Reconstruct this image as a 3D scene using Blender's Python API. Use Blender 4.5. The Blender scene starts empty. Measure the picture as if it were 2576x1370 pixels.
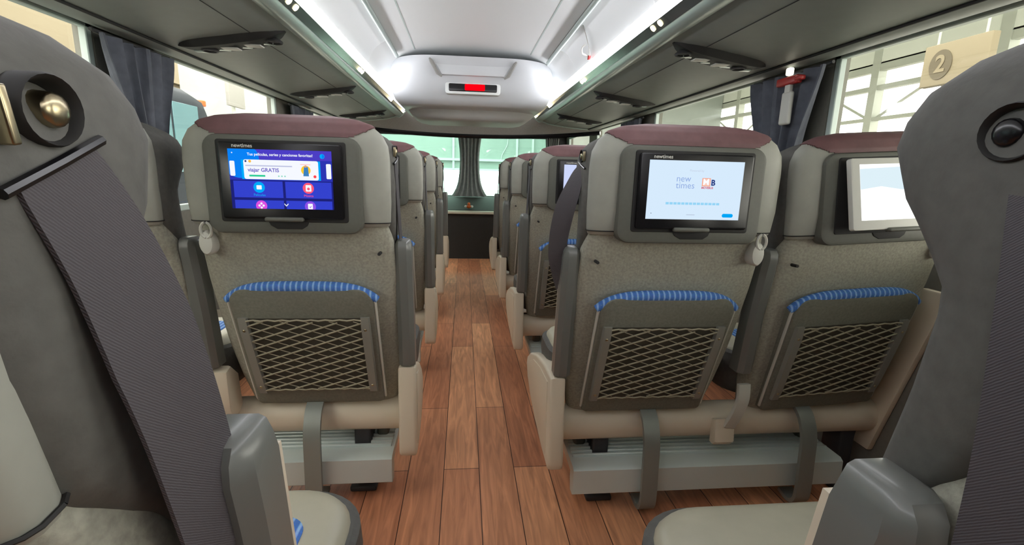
import bpy, bmesh, math, random
from mathutils import Vector, Matrix
random.seed(7)
SC = bpy.context.scene
COL = SC.collection
PI = math.pi

# ------------------------------------------------------------------ camera
cam_d = bpy.data.cameras.new('camera'); cam = bpy.data.objects.new('camera', cam_d); COL.objects.link(cam)
F_PX, YAW, PIT, ROLL = 1208.1, 0.1026, 0.20685, -0.02619
cam_d.sensor_fit = 'HORIZONTAL'; cam_d.sensor_width = 36.0; cam_d.lens = 36.0 * F_PX / 2576
cam_d.clip_start = 0.02; cam_d.clip_end = 200
fw = Vector((math.sin(YAW)*math.cos(PIT), math.cos(YAW)*math.cos(PIT), -math.sin(PIT)))
r0 = Vector((math.cos(YAW), -math.sin(YAW), 0)); d0 = fw.cross(r0)
rt = r0*math.cos(ROLL) + d0*math.sin(ROLL); dn = -r0*math.sin(ROLL) + d0*math.cos(ROLL)
up = -dn; bk = -fw
cam.matrix_world = Matrix(((rt.x, up.x, bk.x, -0.055), (rt.y, up.y, bk.y, 0.0), (rt.z, up.z, bk.z, 0.98), (0, 0, 0, 1)))
SC.camera = cam

# ------------------------------------------------------------------ world, exposure
WORLD_STRENGTH = 6.0
LED_STRENGTH = 11.0
w = bpy.data.worlds.new('daylight'); SC.world = w; w.use_nodes = True
bg = w.node_tree.nodes['Background']; bg.inputs[0].default_value = (1.0, 0.98, 0.94, 1); bg.inputs[1].default_value = WORLD_STRENGTH
SC.view_settings.view_transform = 'Standard'
try: SC.view_settings.look = 'None'
except Exception: pass
SC.view_settings.gamma = 1.0; SC.view_settings.use_curve_mapping = False
SC.view_settings.exposure = 0.70
SC.cycles.use_denoising = True
SC.cycles.max_bounces = 10; SC.cycles.diffuse_bounces = 6; SC.cycles.transparent_max_bounces = 12
SC.cycles.sample_clamp_indirect = 6.0

# ------------------------------------------------------------------ materials
def lin(c):
    return tuple(((v/255)/12.92 if v/255 <= .04045 else ((v/255+.055)/1.055)**2.4) for v in c) + (1.0,)
MATS = {}
def mat(name, rgb, rough=.6, metal=0.0, noise=0.0, scale=60.0, bump=0.0, spec=.5, coat=0.0):
    m = bpy.data.materials.new(name); m.use_nodes = True; nt = m.node_tree; b = nt.nodes['Principled BSDF']
    b.inputs['Base Color'].default_value = lin(rgb); b.inputs['Roughness'].default_value = rough
    b.inputs['Metallic'].default_value = metal; b.inputs['Specular IOR Level'].default_value = spec
    if coat: b.inputs['Coat Weight'].default_value = coat; b.inputs['Coat Roughness'].default_value = .15
    if noise or bump:
        tc = nt.nodes.new('ShaderNodeTexCoord'); nz = nt.nodes.new('ShaderNodeTexNoise')
        nz.inputs['Scale'].default_value = scale; nz.inputs['Detail'].default_value = 4
        nt.links.new(tc.outputs['Object'], nz.inputs['Vector'])
        if noise:
            rp = nt.nodes.new('ShaderNodeValToRGB'); l = lin(rgb)
            rp.color_ramp.elements[0].position = .3; rp.color_ramp.elements[1].position = .7
            rp.color_ramp.elements[0].color = tuple(v*(1-noise) for v in l[:3]) + (1,)
            rp.color_ramp.elements[1].color = tuple(min(1, v*(1+noise)) for v in l[:3]) + (1,)
            nt.links.new(nz.outputs['Fac'], rp.inputs['Fac']); nt.links.new(rp.outputs['Color'], b.inputs['Base Color'])
        if bump:
            bp = nt.nodes.new('ShaderNodeBump'); bp.inputs['Strength'].default_value = bump; bp.inputs['Distance'].default_value = .002
            nt.links.new(nz.outputs['Fac'], bp.inputs['Height']); nt.links.new(bp.outputs['Normal'], b.inputs['Normal'])
    MATS[name] = m; return m
def emit(name, rgb, s=1.0):
    m = bpy.data.materials.new(name); m.use_nodes = True; nt = m.node_tree; nt.nodes.clear()
    e = nt.nodes.new('ShaderNodeEmission'); o = nt.nodes.new('ShaderNodeOutputMaterial')
    e.inputs[0].default_value = lin(rgb); e.inputs[1].default_value = s; nt.links.new(e.outputs[0], o.inputs[0])
    MATS[name] = m; return m
def glass(name, rgb, gloss=.06):
    m = bpy.data.materials.new(name); m.use_nodes = True; nt = m.node_tree; nt.nodes.clear()
    t = nt.nodes.new('ShaderNodeBsdfTransparent'); g = nt.nodes.new('ShaderNodeBsdfGlossy'); x = nt.nodes.new('ShaderNodeMixShader')
    o = nt.nodes.new('ShaderNodeOutputMaterial'); t.inputs[0].default_value = lin(rgb); g.inputs['Roughness'].default_value = .02
    x.inputs[0].default_value = gloss; nt.links.new(t.outputs[0], x.inputs[1]); nt.links.new(g.outputs[0], x.inputs[2]); nt.links.new(x.outputs[0], o.inputs[0])
    MATS[name] = m; return m

M_FELT = mat('taupe_felt', (160, 159, 145), .95, noise=.16, scale=170, bump=.5)
M_LEATHER = mat('grey_leather', (154, 155, 145), .48, noise=.06, scale=25, bump=.15)
M_FRONT = mat('charcoal_upholstery', (88, 87, 83), .75, noise=.12, scale=90, bump=.3)
M_BURG = mat('burgundy_leather', (108, 76, 78), .6, noise=.12, scale=40, bump=.2)
M_BEZEL = mat('grey_plastic', (92, 93, 85), .55, noise=.04, scale=120, bump=.1)
M_BLACK = mat('black_plastic', (16, 15, 18), .25)
M_DARK = mat('dark_recess', (30, 29, 28), .7)
M_PAD = mat('pocket_felt', (116, 116, 104), .9, noise=.12, scale=150, bump=.3)
M_POCKET = mat('pocket_shade', (74, 70, 60), .9)  # dark tone painted for the shade inside the net pocket
M_RAIL = mat('rail_plastic', (136, 136, 128), .4)
M_NET = mat('net_cord', (158, 152, 130), .85)
M_ARM = mat('armrest_plastic', (108, 110, 106), .38, coat=.2)
M_CREAM = mat('cream_plastic', (216, 205, 184), .42)
M_CUSH = mat('cream_leather', (176, 172, 152), .4, noise=.05, scale=20, bump=.1)
M_ALU = mat('ribbed_aluminium', (202, 212, 208), .4, metal=.2)
M_STRAP = mat('grey_bracket', (138, 142, 136), .4, metal=.3)
M_CHROME = mat('worn_chrome', (170, 158, 130), .28, metal=1)
M_BELT = mat('belt_webbing', (74, 70, 74), .7)
M_HOOK = mat('hook_grey', (196, 196, 186), .45)
M_CEIL = mat('ceiling_white', (234, 237, 236), .5)
M_HATCH = mat('hatch_white', (230, 233, 233), .45)
M_BULK = mat('bulkhead_white', (210, 213, 216), .4)
M_LBAND = mat('band_grey', (188, 189, 188), .5)
M_HEAD = mat('header_grey', (150, 149, 144), .7, noise=.05, scale=80, bump=.1)
M_RACK = mat('rack_grey', (136, 143, 138), .55, noise=.03, scale=20)
M_NOSE = mat('nose_trim', (178, 194, 188), .28, metal=.2)
M_GLOSSD = mat('gloss_dark_strip', (96, 102, 102), .16, metal=.5)
M_WALL = mat('wall_grey', (120, 118, 110), .8, noise=.06, scale=60)
M_PILLAR = mat('pillar_dark', (52, 52, 54), .6)
M_RIM = mat('window_rim', (190, 205, 200), .35)
M_CURTF = mat('curtain_front', (128, 132, 132), .85, noise=.12, scale=30, bump=.2)
M_CURT = mat('curtain_slate', (88, 92, 102), .85, noise=.15, scale=30, bump=.2)
M_DASH = mat('dash_dark', (40, 39, 37), .7, noise=.1, scale=50, bump=.2)
M_SHELF = mat('shelf_cream', (205, 203, 185), .45)
M_RED = mat('red_plastic', (170, 40, 38), .4)
M_WHITEP = mat('white_plastic', (205, 205, 198), .45)
M_SLATE = mat('bus_slate', (34, 40, 46), .7, spec=.2)
M_BWIN = mat('bus_pane', (80, 116, 122), .35)
M_ORANGE = mat('orange_marker', (190, 90, 30), .4)
M_BEIGE = mat('terminal_beige', (110, 101, 80), .8)
M_SIGN = mat('sign_white', (146, 145, 140), .6)
M_SIGNB = mat('sign_beige', (136, 126, 102), .7)
M_SIGND = mat('sign_brown', (96, 88, 70), .7)
M_STEEL = mat('hall_steel', (176, 181, 171), .6)
M_ROOF = mat('hall_roof', (214, 219, 210), .8)
M_GROUND = mat('concrete', (150, 148, 141), .9, noise=.06, scale=2)
M_FACADE = mat('facade_grey', (150, 158, 153), .8, noise=.05, scale=1.5)
M_FACW = mat('facade_light', (190, 195, 190), .8)
E_LED = emit('led_white', (250, 250, 255), LED_STRENGTH)
E_SPOT = emit('spot_warm', (255, 238, 190), 5)
E_RED = emit('red_led', (255, 0, 10), 1.3)
E_LAMP = emit('lamp_lens', (255, 250, 225), 1.6)
G_SIDE = glass('side_glass', (246, 246, 242), .05)
G_FRONT = glass('windscreen_glass', (213, 237, 229), .05)

def wood_material():
    m = bpy.data.materials.new('wood_planks'); m.use_nodes = True; nt = m.node_tree; b = nt.nodes['Principled BSDF']; N = nt.nodes.new; L = nt.links.new
    tc = N('ShaderNodeTexCoord'); mp = N('ShaderNodeMapping'); mp.inputs['Rotation'].default_value = (0, 0, PI/2)
    mp.inputs['Location'].default_value = (0.3, 0.0, 0)
    L(tc.outputs['Object'], mp.inputs['Vector'])
    br = N('ShaderNodeTexBrick'); br.inputs['Scale'].default_value = 1; br.inputs['Brick Width'].default_value = 1.15; br.inputs['Row Height'].default_value = .117
    br.inputs['Mortar Size'].default_value = .0016; br.inputs['Mortar Smooth'].default_value = .3; br.offset = .37; br.inputs['Bias'].default_value = 0
    br.inputs['Color1'].default_value = lin((230, 168, 126)); br.inputs['Color2'].default_value = lin((188, 124, 92)); br.inputs['Mortar'].default_value = lin((70, 40, 28))
    L(mp.outputs['Vector'], br.inputs['Vector'])
    m2 = N('ShaderNodeMapping'); m2.inputs['Scale'].default_value = (26, 2.2, 1); L(tc.outputs['Object'], m2.inputs['Vector'])
    nz = N('ShaderNodeTexNoise'); nz.inputs['Scale'].default_value = 1.6; nz.inputs['Detail'].default_value = 8; nz.inputs['Distortion'].default_value = 1.6; L(m2.outputs['Vector'], nz.inputs['Vector'])
    rp = N('ShaderNodeValToRGB'); rp.color_ramp.elements[0].position = .32; rp.color_ramp.elements[0].color = (.55, .5, .48, 1)
    rp.color_ramp.elements[1].position = .72; rp.color_ramp.elements[1].color = (1.15, 1.12, 1.1, 1); L(nz.outputs['Fac'], rp.inputs['Fac'])
    mx = N('ShaderNodeMix'); mx.data_type = 'RGBA'; mx.blend_type = 'MULTIPLY'; mx.inputs[0].default_value = .8
    L(br.outputs['Color'], mx.inputs[6]); L(rp.outputs['Color'], mx.inputs[7]); L(mx.outputs[2], b.inputs['Base Color'])
    b.inputs['Roughness'].default_value = .42; b.inputs['Specular IOR Level'].default_value = .4
    return m
M_WOOD = wood_material()

def blue_material():
    m = bpy.data.materials.new('blue_dashed_fabric'); m.use_nodes = True; nt = m.node_tree; b = nt.nodes['Principled BSDF']; N = nt.nodes.new; L = nt.links.new
    tc = N('ShaderNodeTexCoord'); wv = N('ShaderNodeTexWave'); wv.bands_direction = 'X'; wv.inputs['Scale'].default_value = 23.3; wv.inputs['Distortion'].default_value = .4
    L(tc.outputs['Object'], wv.inputs['Vector'])
    rp = N('ShaderNodeValToRGB'); rp.color_ramp.elements[0].position = .62; rp.color_ramp.elements[0].color = lin((64, 112, 186)); rp.color_ramp.elements[1].position = .95; rp.color_ramp.elements[1].color = lin((140, 178, 222))
    L(wv.outputs['Fac'], rp.inputs['Fac'])
    nz = N('ShaderNodeTexNoise'); nz.inputs['Scale'].default_value = 240; L(tc.outputs['Object'], nz.inputs['Vector'])
    mx = N('ShaderNodeMix'); mx.data_type = 'RGBA'; mx.blend_type = 'OVERLAY'; mx.inputs[0].default_value = .35
    L(rp.outputs['Color'], mx.inputs[6]); L(nz.outputs['Color'], mx.inputs[7]); L(mx.outputs[2], b.inputs['Base Color']); b.inputs['Roughness'].default_value = .8
    return m
M_BLUE = blue_material()
def weave_material():
    m = M_BELT; nt = m.node_tree; b = nt.nodes['Principled BSDF']; N = nt.nodes.new; L = nt.links.new
    tc = N('ShaderNodeTexCoord'); wv = N('ShaderNodeTexWave'); wv.bands_direction = 'DIAGONAL'; wv.inputs['Scale'].default_value = 330; wv.inputs['Distortion'].default_value = 1.5; wv.inputs['Detail'].default_value = 3
    L(tc.outputs['Object'], wv.inputs['Vector']); bp = N('ShaderNodeBump'); bp.inputs['Strength'].default_value = .35; bp.inputs['Distance'].default_value = .001
    L(wv.outputs['Fac'], bp.inputs['Height']); L(bp.outputs['Normal'], b.inputs['Normal'])
weave_material()

# ------------------------------------------------------------------ helpers
def finish(bm, name, smooth=True, ang=38):
    bmesh.ops.recalc_face_normals(bm, faces=bm.faces)
    me = bpy.data.meshes.new(name); bm.to_mesh(me); bm.free()
    if smooth:
        me.polygons.foreach_set('use_smooth', [True]*len(me.polygons)); me.set_sharp_from_angle(angle=math.radians(ang))
    return me
def obj(name, me, m=None, parent=None, loc=None):
    if isinstance(me, bmesh.types.BMesh): me = finish(me, name)
    if m is not None and len(me.materials) == 0: me.materials.append(m)
    o = bpy.data.objects.new(name, me); COL.objects.link(o)
    if parent is not None: o.parent = parent
    if loc is not None: o.location = loc
    return o
def thing(name, label, cat, loc=(0, 0, 0), group=None, rz=0):
    o = bpy.data.objects.new(name, None); COL.objects.link(o); o.location = loc; o.rotation_euler = (0, 0, rz); o.empty_display_size = .1
    o['label'] = label; o['category'] = cat
    if group: o['group'] = group
    return o
def tag(o, label, cat, group=None):
    o['label'] = label; o['category'] = cat
    if group: o['group'] = group
    return o
def struct(o, label=None):
    o['kind'] = 'structure'
    if label: o['label'] = label
    return o
def box(bm, lo, hi, bev=0.0, seg=3, rot=None, piv=None):
    b = bmesh.new(); bmesh.ops.create_cube(b, size=1)
    lo, hi = Vector(lo), Vector(hi); c = (lo+hi)/2; s = hi-lo
    for v in b.verts: v.co = Vector((v.co.x*s.x, v.co.y*s.y, v.co.z*s.z)) + c
    if bev: bmesh.ops.bevel(b, geom=list(b.edges), offset=min(bev, min(abs(q) for q in s)*.49), segments=seg, profile=.5, affect='EDGES')
    if rot is not None:
        bmesh.ops.rotate(b, cent=piv if piv is not None else c, matrix=rot, verts=b.verts)
    merge(bm, b); return bm
def merge(bm, b):
    t = bpy.data.meshes.new('t'); b.to_mesh(t); b.free(); bm.from_mesh(t); bpy.data.meshes.remove(t)
def nbox(lo, hi, bev=0.0, seg=3): return box(bmesh.new(), lo, hi, bev, seg)
def loft(rings, cap=True, bm=None):
    bm = bm or bmesh.new(); V = [[bm.verts.new(p) for p in r] for r in rings]; n = len(rings[0])
    for a, b in zip(V, V[1:]):
        for i in range(n):
            bm.faces.new((a[i], a[(i+1) % n], b[(i+1) % n], b[i]))
    if cap:
        bm.faces.new(V[0][::-1]); bm.faces.new(V[-1])
    return bm
def prism(poly, a, b, axis='x', bev=0.0, bm=None, seg=2):
    """poly of 2D points extruded between a and b along axis; x: (y,z)  y: (x,z)  z: (x,y)"""
    t = bmesh.new()
    def p3(q, s): return {'x': (s, q[0], q[1]), 'y': (q[0], s, q[1]), 'z': (q[0], q[1], s)}[axis]
    A = [t.verts.new(p3(q, a)) for q in poly]; B = [t.verts.new(p3(q, b)) for q in poly]; n = len(poly)
    t.faces.new(A[::-1]); t.faces.new(B)
    for i in range(n): t.faces.new((A[i], A[(i+1) % n], B[(i+1) % n], B[i]))
    if bev:
        bmesh.ops.recalc_face_normals(t, faces=t.faces)
        es = [e for e in t.edges if len(e.link_faces) == 2 and (e.link_faces[0] in (t.faces[:2]) or e.link_faces[1] in (t.faces[:2]))]
        bmesh.ops.bevel(t, geom=es, offset=bev, segments=seg, profile=.5, affect='EDGES')
    if bm is None: return t
    merge(bm, t); return bm
def frames(path):
    P = [Vector(p) for p in path]; T = []
    for i in range(len(P)):
        d = P[min(i+1, len(P)-1)] - P[max(i-1, 0)]; T.append(d.normalized())
    return P, T
def tube(bm, path, r, n=8, cap=True):
    P, T = frames(path); R = []
    ref = Vector((0, 0, 1)) if abs(T[0].z) < .9 else Vector((1, 0, 0))
    for i, (p, t) in enumerate(zip(P, T)):
        u = t.cross(ref)
        if u.length < 1e-4: u = t.cross(Vector((0, 1, 0)))
        u.normalize(); v = t.cross(u).normalized(); rr = r[i] if isinstance(r, (list, tuple)) else r
        R.append([p + (u*math.cos(2*PI*k/n) + v*math.sin(2*PI*k/n))*rr for k in range(n)])
    return loft(R, cap, bm)
def ribbon(bm, path, wv, width, th=.0016):
    P, T = frames(path); R = []
    for i, (p, t) in enumerate(zip(P, T)):
        wd = Vector(wv[i] if isinstance(wv, list) else wv); wd = (wd - t*wd.dot(t)).normalized(); nn = t.cross(wd)
        ww = width[i] if isinstance(width, list) else width
        a = wd*(ww/2); b = nn*(th/2)
        R.append([p-a-b, p+a-b, p+a+b, p-a+b])
    return loft(R, True, bm)
def smooth_path(pts, n=6):
    P = [Vector(p) for p in pts]; out = []
    for i in range(len(P)-1):
        a, b, c, d = P[max(i-1, 0)], P[i], P[i+1], P[min(i+2, len(P)-1)]
        for k in range(n):
            t = k/n
            out.append(.5*((2*b) + (c-a)*t + (2*a-5*b+4*c-d)*t*t + (3*b-a-3*c+d)*t**3))
    out.append(P[-1]); return out
def sph(bm, c, r, sc=(1, 1, 1), u=16, v=10):
    b = bmesh.new(); bmesh.ops.create_uvsphere(b, u_segments=u, v_segments=v, radius=r)
    for q in b.verts: q.co = Vector((q.co.x*sc[0], q.co.y*sc[1], q.co.z*sc[2])) + Vector(c)
    merge(bm, b); return bm
def cyl(bm, p0, p1, r, n=20, r2=None): return tube(bm, [p0, p1], [r, r2 if r2 is not None else r], n)
def rrect(w, h, r, n=6, cx=0, cz=0, rb=None):
    rb = r if rb is None else rb; pts = []
    for (sx, sz, rr, a0) in ((1, -1, rb, -90), (1, 1, r, 0), (-1, 1, r, 90), (-1, -1, rb, 180)):
        for k in range(n+1):
            a = math.radians(a0 + 90*k/n); pts.append((cx + sx*(w/2-rr) + rr*math.cos(a), cz + sz*(h/2-rr) + rr*math.sin(a)))
    return pts
def interp(tab, z):
    if z <= tab[0][0]: return tab[0][1:]
    for a, b in zip(tab, tab[1:]):
        if z <= b[0]:
            t = (z-a[0])/(b[0]-a[0]); return tuple(p+(q-p)*t for p, q in zip(a[1:], b[1:]))
    return tab[-1][1:]
def text_bm(s, size, cx, cz, y, align='LEFT', bold=0.0):
    cu = bpy.data.curves.new('txt', 'FONT'); cu.body = s; cu.size = size; cu.align_x = align; cu.align_y = 'CENTER'; cu.offset = bold; cu.resolution_u = 3
    o = bpy.data.objects.new('txt', cu); COL.objects.link(o)
    dg = bpy.context.evaluated_depsgraph_get(); dg.update()
    me = bpy.data.meshes.new_from_object(o.evaluated_get(dg)); bpy.data.objects.remove(o); bpy.data.curves.remove(cu)
    for v in me.vertices: v.co = (cx+v.co.x, y, cz+v.co.y)
    return me

# ------------------------------------------------------------------ the setting
X_W, Y_B, Y_F = 1.27, -4.2, 6.3
struct(obj('floor', nbox((-1.3, Y_B, -.03), (1.3, 6.4, 0)), M_WOOD))
def window_wall(s, side):
    # lower wall with pillars; the openings are the windows
    pil = [(-4.2, -.75), (.12, .42), (1.80 if s < 0 else 1.70, 2.10), (3.36, 3.78), (4.85, 5.1), (6.15, 6.4)]  # first span: unseen rear windows filled solid to cut light from behind
    bm = nbox((min(s*1.25, s*1.31), Y_B, 0), (max(s*1.25, s*1.31), 6.4, .78), .004, 1)
    for a, b in pil: box(bm, (min(s*1.25, s*1.31), a, .78), (max(s*1.25, s*1.31), b, 1.45))
    box(bm, (min(s*1.25, s*1.31), Y_B, 1.42), (max(s*1.25, s*1.31), 6.4, 1.75))
    struct(obj('wall_'+side, bm, M_WALL))
    n = 0
    for (a0, a), (b, b0) in zip(pil, pil[1:]):
        n += 1; k = n + (0 if s < 0 else 5)
        r = struct(obj('window_%d' % k, nbox((s*1.278-.003, a, .78), (s*1.278+.003, b, 1.42)), G_SIDE))
        f = bmesh.new(); t = .026
        for lo, hi in (((a, .78), (a+t, 1.42)), ((b-t, .78), (b, 1.42)), ((a, .78), (b, .78+t)), ((a, 1.42-t), (b, 1.42))):
            box(f, (s*1.265-.012, lo[0], lo[1]), (s*1.265+.012, hi[0], hi[1]), .003, 1)
        obj('window_frame', f, M_RIM, r)
window_wall(-1, 'left'); window_wall(1, 'right')
struct(obj('wall_back', nbox((-1.31, Y_B-.04, 0), (1.31, Y_B, 1.9)), M_WALL))
# ceiling: centre section with pale stripes to the rails
cp = [(-.60, 1.66), (-.50, 1.682), (-.44, 1.70), (-.366, 1.722), (-.2, 1.732), (0, 1.735), (.2, 1.732), (.366, 1.722), (.44, 1.70), (.50, 1.682), (.60, 1.66)]
struct(obj('ceiling', prism(cp + [(.62, 1.80), (-.62, 1.80)], Y_B, 4.9, 'y'), M_CEIL))
struct(obj('trim_1', nbox((-1.31, Y_B, 1.76), (1.31, 6.4, 1.84)), M_CEIL))
bm = bmesh.new()
for s in (-1, 1): prism([(s*.372, 1.7185), (s*.366, 1.7195), (s*.366, 1.7245), (s*.372, 1.7235)], Y_B, 3.3, 'y', bm=bm)
struct(obj('trim_2', bm, M_RIM))
# front: header, windscreen, partition, dashboard
def header():
    rings = []
    for i in range(25):
        x = -1.25 + 2.5*i/24; q = (abs(x)/1.25)**2.2
        y = 5.05 - .35*q; zb = 1.335 + .045*q
        rings.append([(x, y, zb), (x, y-.06, zb+.06), (x, y-.22, zb+.20), (x, y-.30, zb+.36), (x, y-.30, 1.78), (x, y+.3, 1.78), (x, y+.25, zb+.06), (x, y+.05, zb)])
    return loft(rings)
struct(obj('trim_3', header(), M_HEAD))
bm = bmesh.new(); rim = []
for i in range(25):
    x = -1.25 + 2.5*i/24; q = (abs(x)/1.25)**2.2; rim.append((x, 5.06-.35*q, 1.322+.045*q))
tube(bm, rim, .022, 8); struct(obj('trim_4', bm, M_BLACK))
fwall = bmesh.new()
box(fwall, (-1.31, 6.3, 0), (1.31, 6.4, .66)); box(fwall, (-1.31, 6.3, 1.40), (1.31, 6.4, 1.84))
for s in (-1, 1): box(fwall, (min(s*1.13, s*1.31), 6.28, .6), (max(s*1.13, s*1.31), 6.4, 1.45), .02)
box(fwall, (-.03, 6.3, .6), (.03, 6.36, 1.45))
struct(obj('wall_front', fwall, M_PILLAR))
struct(obj('window_11', nbox((-1.13, 6.33, .66), (-.03, 6.337, 1.40)), G_FRONT))
struct(obj('window_12', nbox((.03, 6.33, .66), (1.13, 6.337, 1.40)), G_FRONT))
db = prism([(5.49, 0), (6.26, 0), (6.26, .655), (6.0, .65), (5.75, .60), (5.49, .54)], -1.22, 1.22, 'x', .01)
d = obj('dashboard', db, M_DASH); tag(d, 'dark dashboard hump below the windscreen at the front end of the aisle', 'dashboard')
fp = obj('front_partition', prism([(5.40, 0), (5.46, 0), (5.46, .505), (5.42, .505)], -1.2, 1.2, 'x', .006), M_DASH)
tag(fp, 'dark grey low partition closing off the aisle in front of the dashboard', 'partition')
sh = obj('ledge', nbox((-.62, 5.37, .506), (.62, 5.47, .537), .008), M_SHELF)
tag(sh, 'long cream ledge on top of the dark partition at the aisle end', 'ledge')
t = thing('figurine', 'tiny orange and white figurine standing on the dark dashboard edge', 'figurine', (0, 5.535, .556))
obj('body', sph(sph(bmesh.new(), (0, 0, .022), .026, (1, .8, .85)), (0, 0, .052), .017), M_ORANGE, t)
for s in (-1, 1): obj('wing', sph(bmesh.new(), (s*.036, 0, .022), .015), M_WHITEP, t)

# ceiling bulkhead at the front with the clock display
def bulkhead():
    root = thing('ceiling_bulkhead', 'white moulded ceiling bulkhead with red display at the far end of the ceiling', 'bulkhead', (0, 3.25, 1.68))
    tab = [  # z, half width, y front, corner
        (1.404, .47, 3.50, .06), (1.405, .485, 3.455, .06), (1.412, .497, 3.43, .06), (1.44, .525, 3.39, .06), (1.50, .548, 3.35, .06),
        (1.56, .552, 3.32, .06), (1.62, .54, 3.29, .06), (1.66, .52, 3.27, .05), (1.684, .497, 3.26, .04)]
    R = []
    for z, wd, y, c in tab:
        ring = []
        for k in range(24):
            u = -1+2*k/23; x = wd*u; ring.append((x, y-3.25 + .14*abs(u)**5, z-1.68))
        ring += [(wd, 1.0, z-1.68), (-wd, 1.0, z-1.68)]
        R.append(ring)
    obj('housing', loft(R), M_BULK, root)
    # recessed upper panel with slanted side ridges
    rec = bmesh.new()
    prism([(-.255, 1.66-1.68), (.255, 1.66-1.68), (.20, 1.575-1.68), (-.20, 1.575-1.68)], -.012, .02, 'y', .006, rec)
    o = obj('recess_panel', rec, M_BULK, root); o.location.y = .075; o.rotation_euler.x = 0
    o.location = (0, .045, 0)
    for s in (-1, 1):
        rd = bmesh.new()
        tube(rd, [(s*.275, .002, -.018), (s*.265, .012, -.03), (s*.225, .03, -.10), (s*.20, .036, -.118)], [.006, .012, .012, .005], 8)
        obj('ridge', rd, M_HEAD, root)
    dp = obj('display_panel', prism(rrect(.315, .047, .008, cz=1.508-1.68), .075, .12, 'y', .003), M_BLACK, root)
    obj('red_readout', prism(rrect(.13, .038, .006, cx=.012, cz=1.51-1.68), .072, .08, 'y'), E_RED, dp)
    obj('display_rim', prism(rrect(.36, .072, .018, cz=1.504-1.68), .082, .13, 'y', .004), M_CEIL, root)
    R = []
    for z, wd, y in ((1.335, .30, 3.74), (1.338, .345, 3.69), (1.348, .40, 3.66), (1.368, .44, 3.64), (1.404, .465, 3.62)):
        ring = []
        for k in range(24):
            u = -1+2*k/23; ring.append((wd*u, y-3.25+.14*abs(u)**4, z-1.68))
        R.append(ring + [(wd, .9, z-1.68), (-wd, .9, z-1.68)])
    obj('lower_band', loft(R), M_LBAND, root)
    return root
bulkhead()

# ceiling rails
for s, nm in ((-1, 'left'), (1, 'right')):
    r = bmesh.new(); tube(r, [(s*.478, Y_B+.02, 1.668), (s*.478, 3.262, 1.668)], .0125, 12)
    rl = thing('ceiling_rail', 'thin bright metal rail running along the %s side of the white ceiling' % nm, 'rail', (s*.478, 0, 1.668), 'ceiling rails')
    for v in r.verts: v.co -= Vector((s*.478, 0, 1.668))
    obj('tube', r, M_NOSE, rl)
    r = bmesh.new()
    box(r, (-.007-(.004 if s < 0 else -.004), Y_B+.02, .002), (.007-(.004 if s < 0 else -.004), 3.25, .02)); obj('channel', r, M_DARK, rl)

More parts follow.
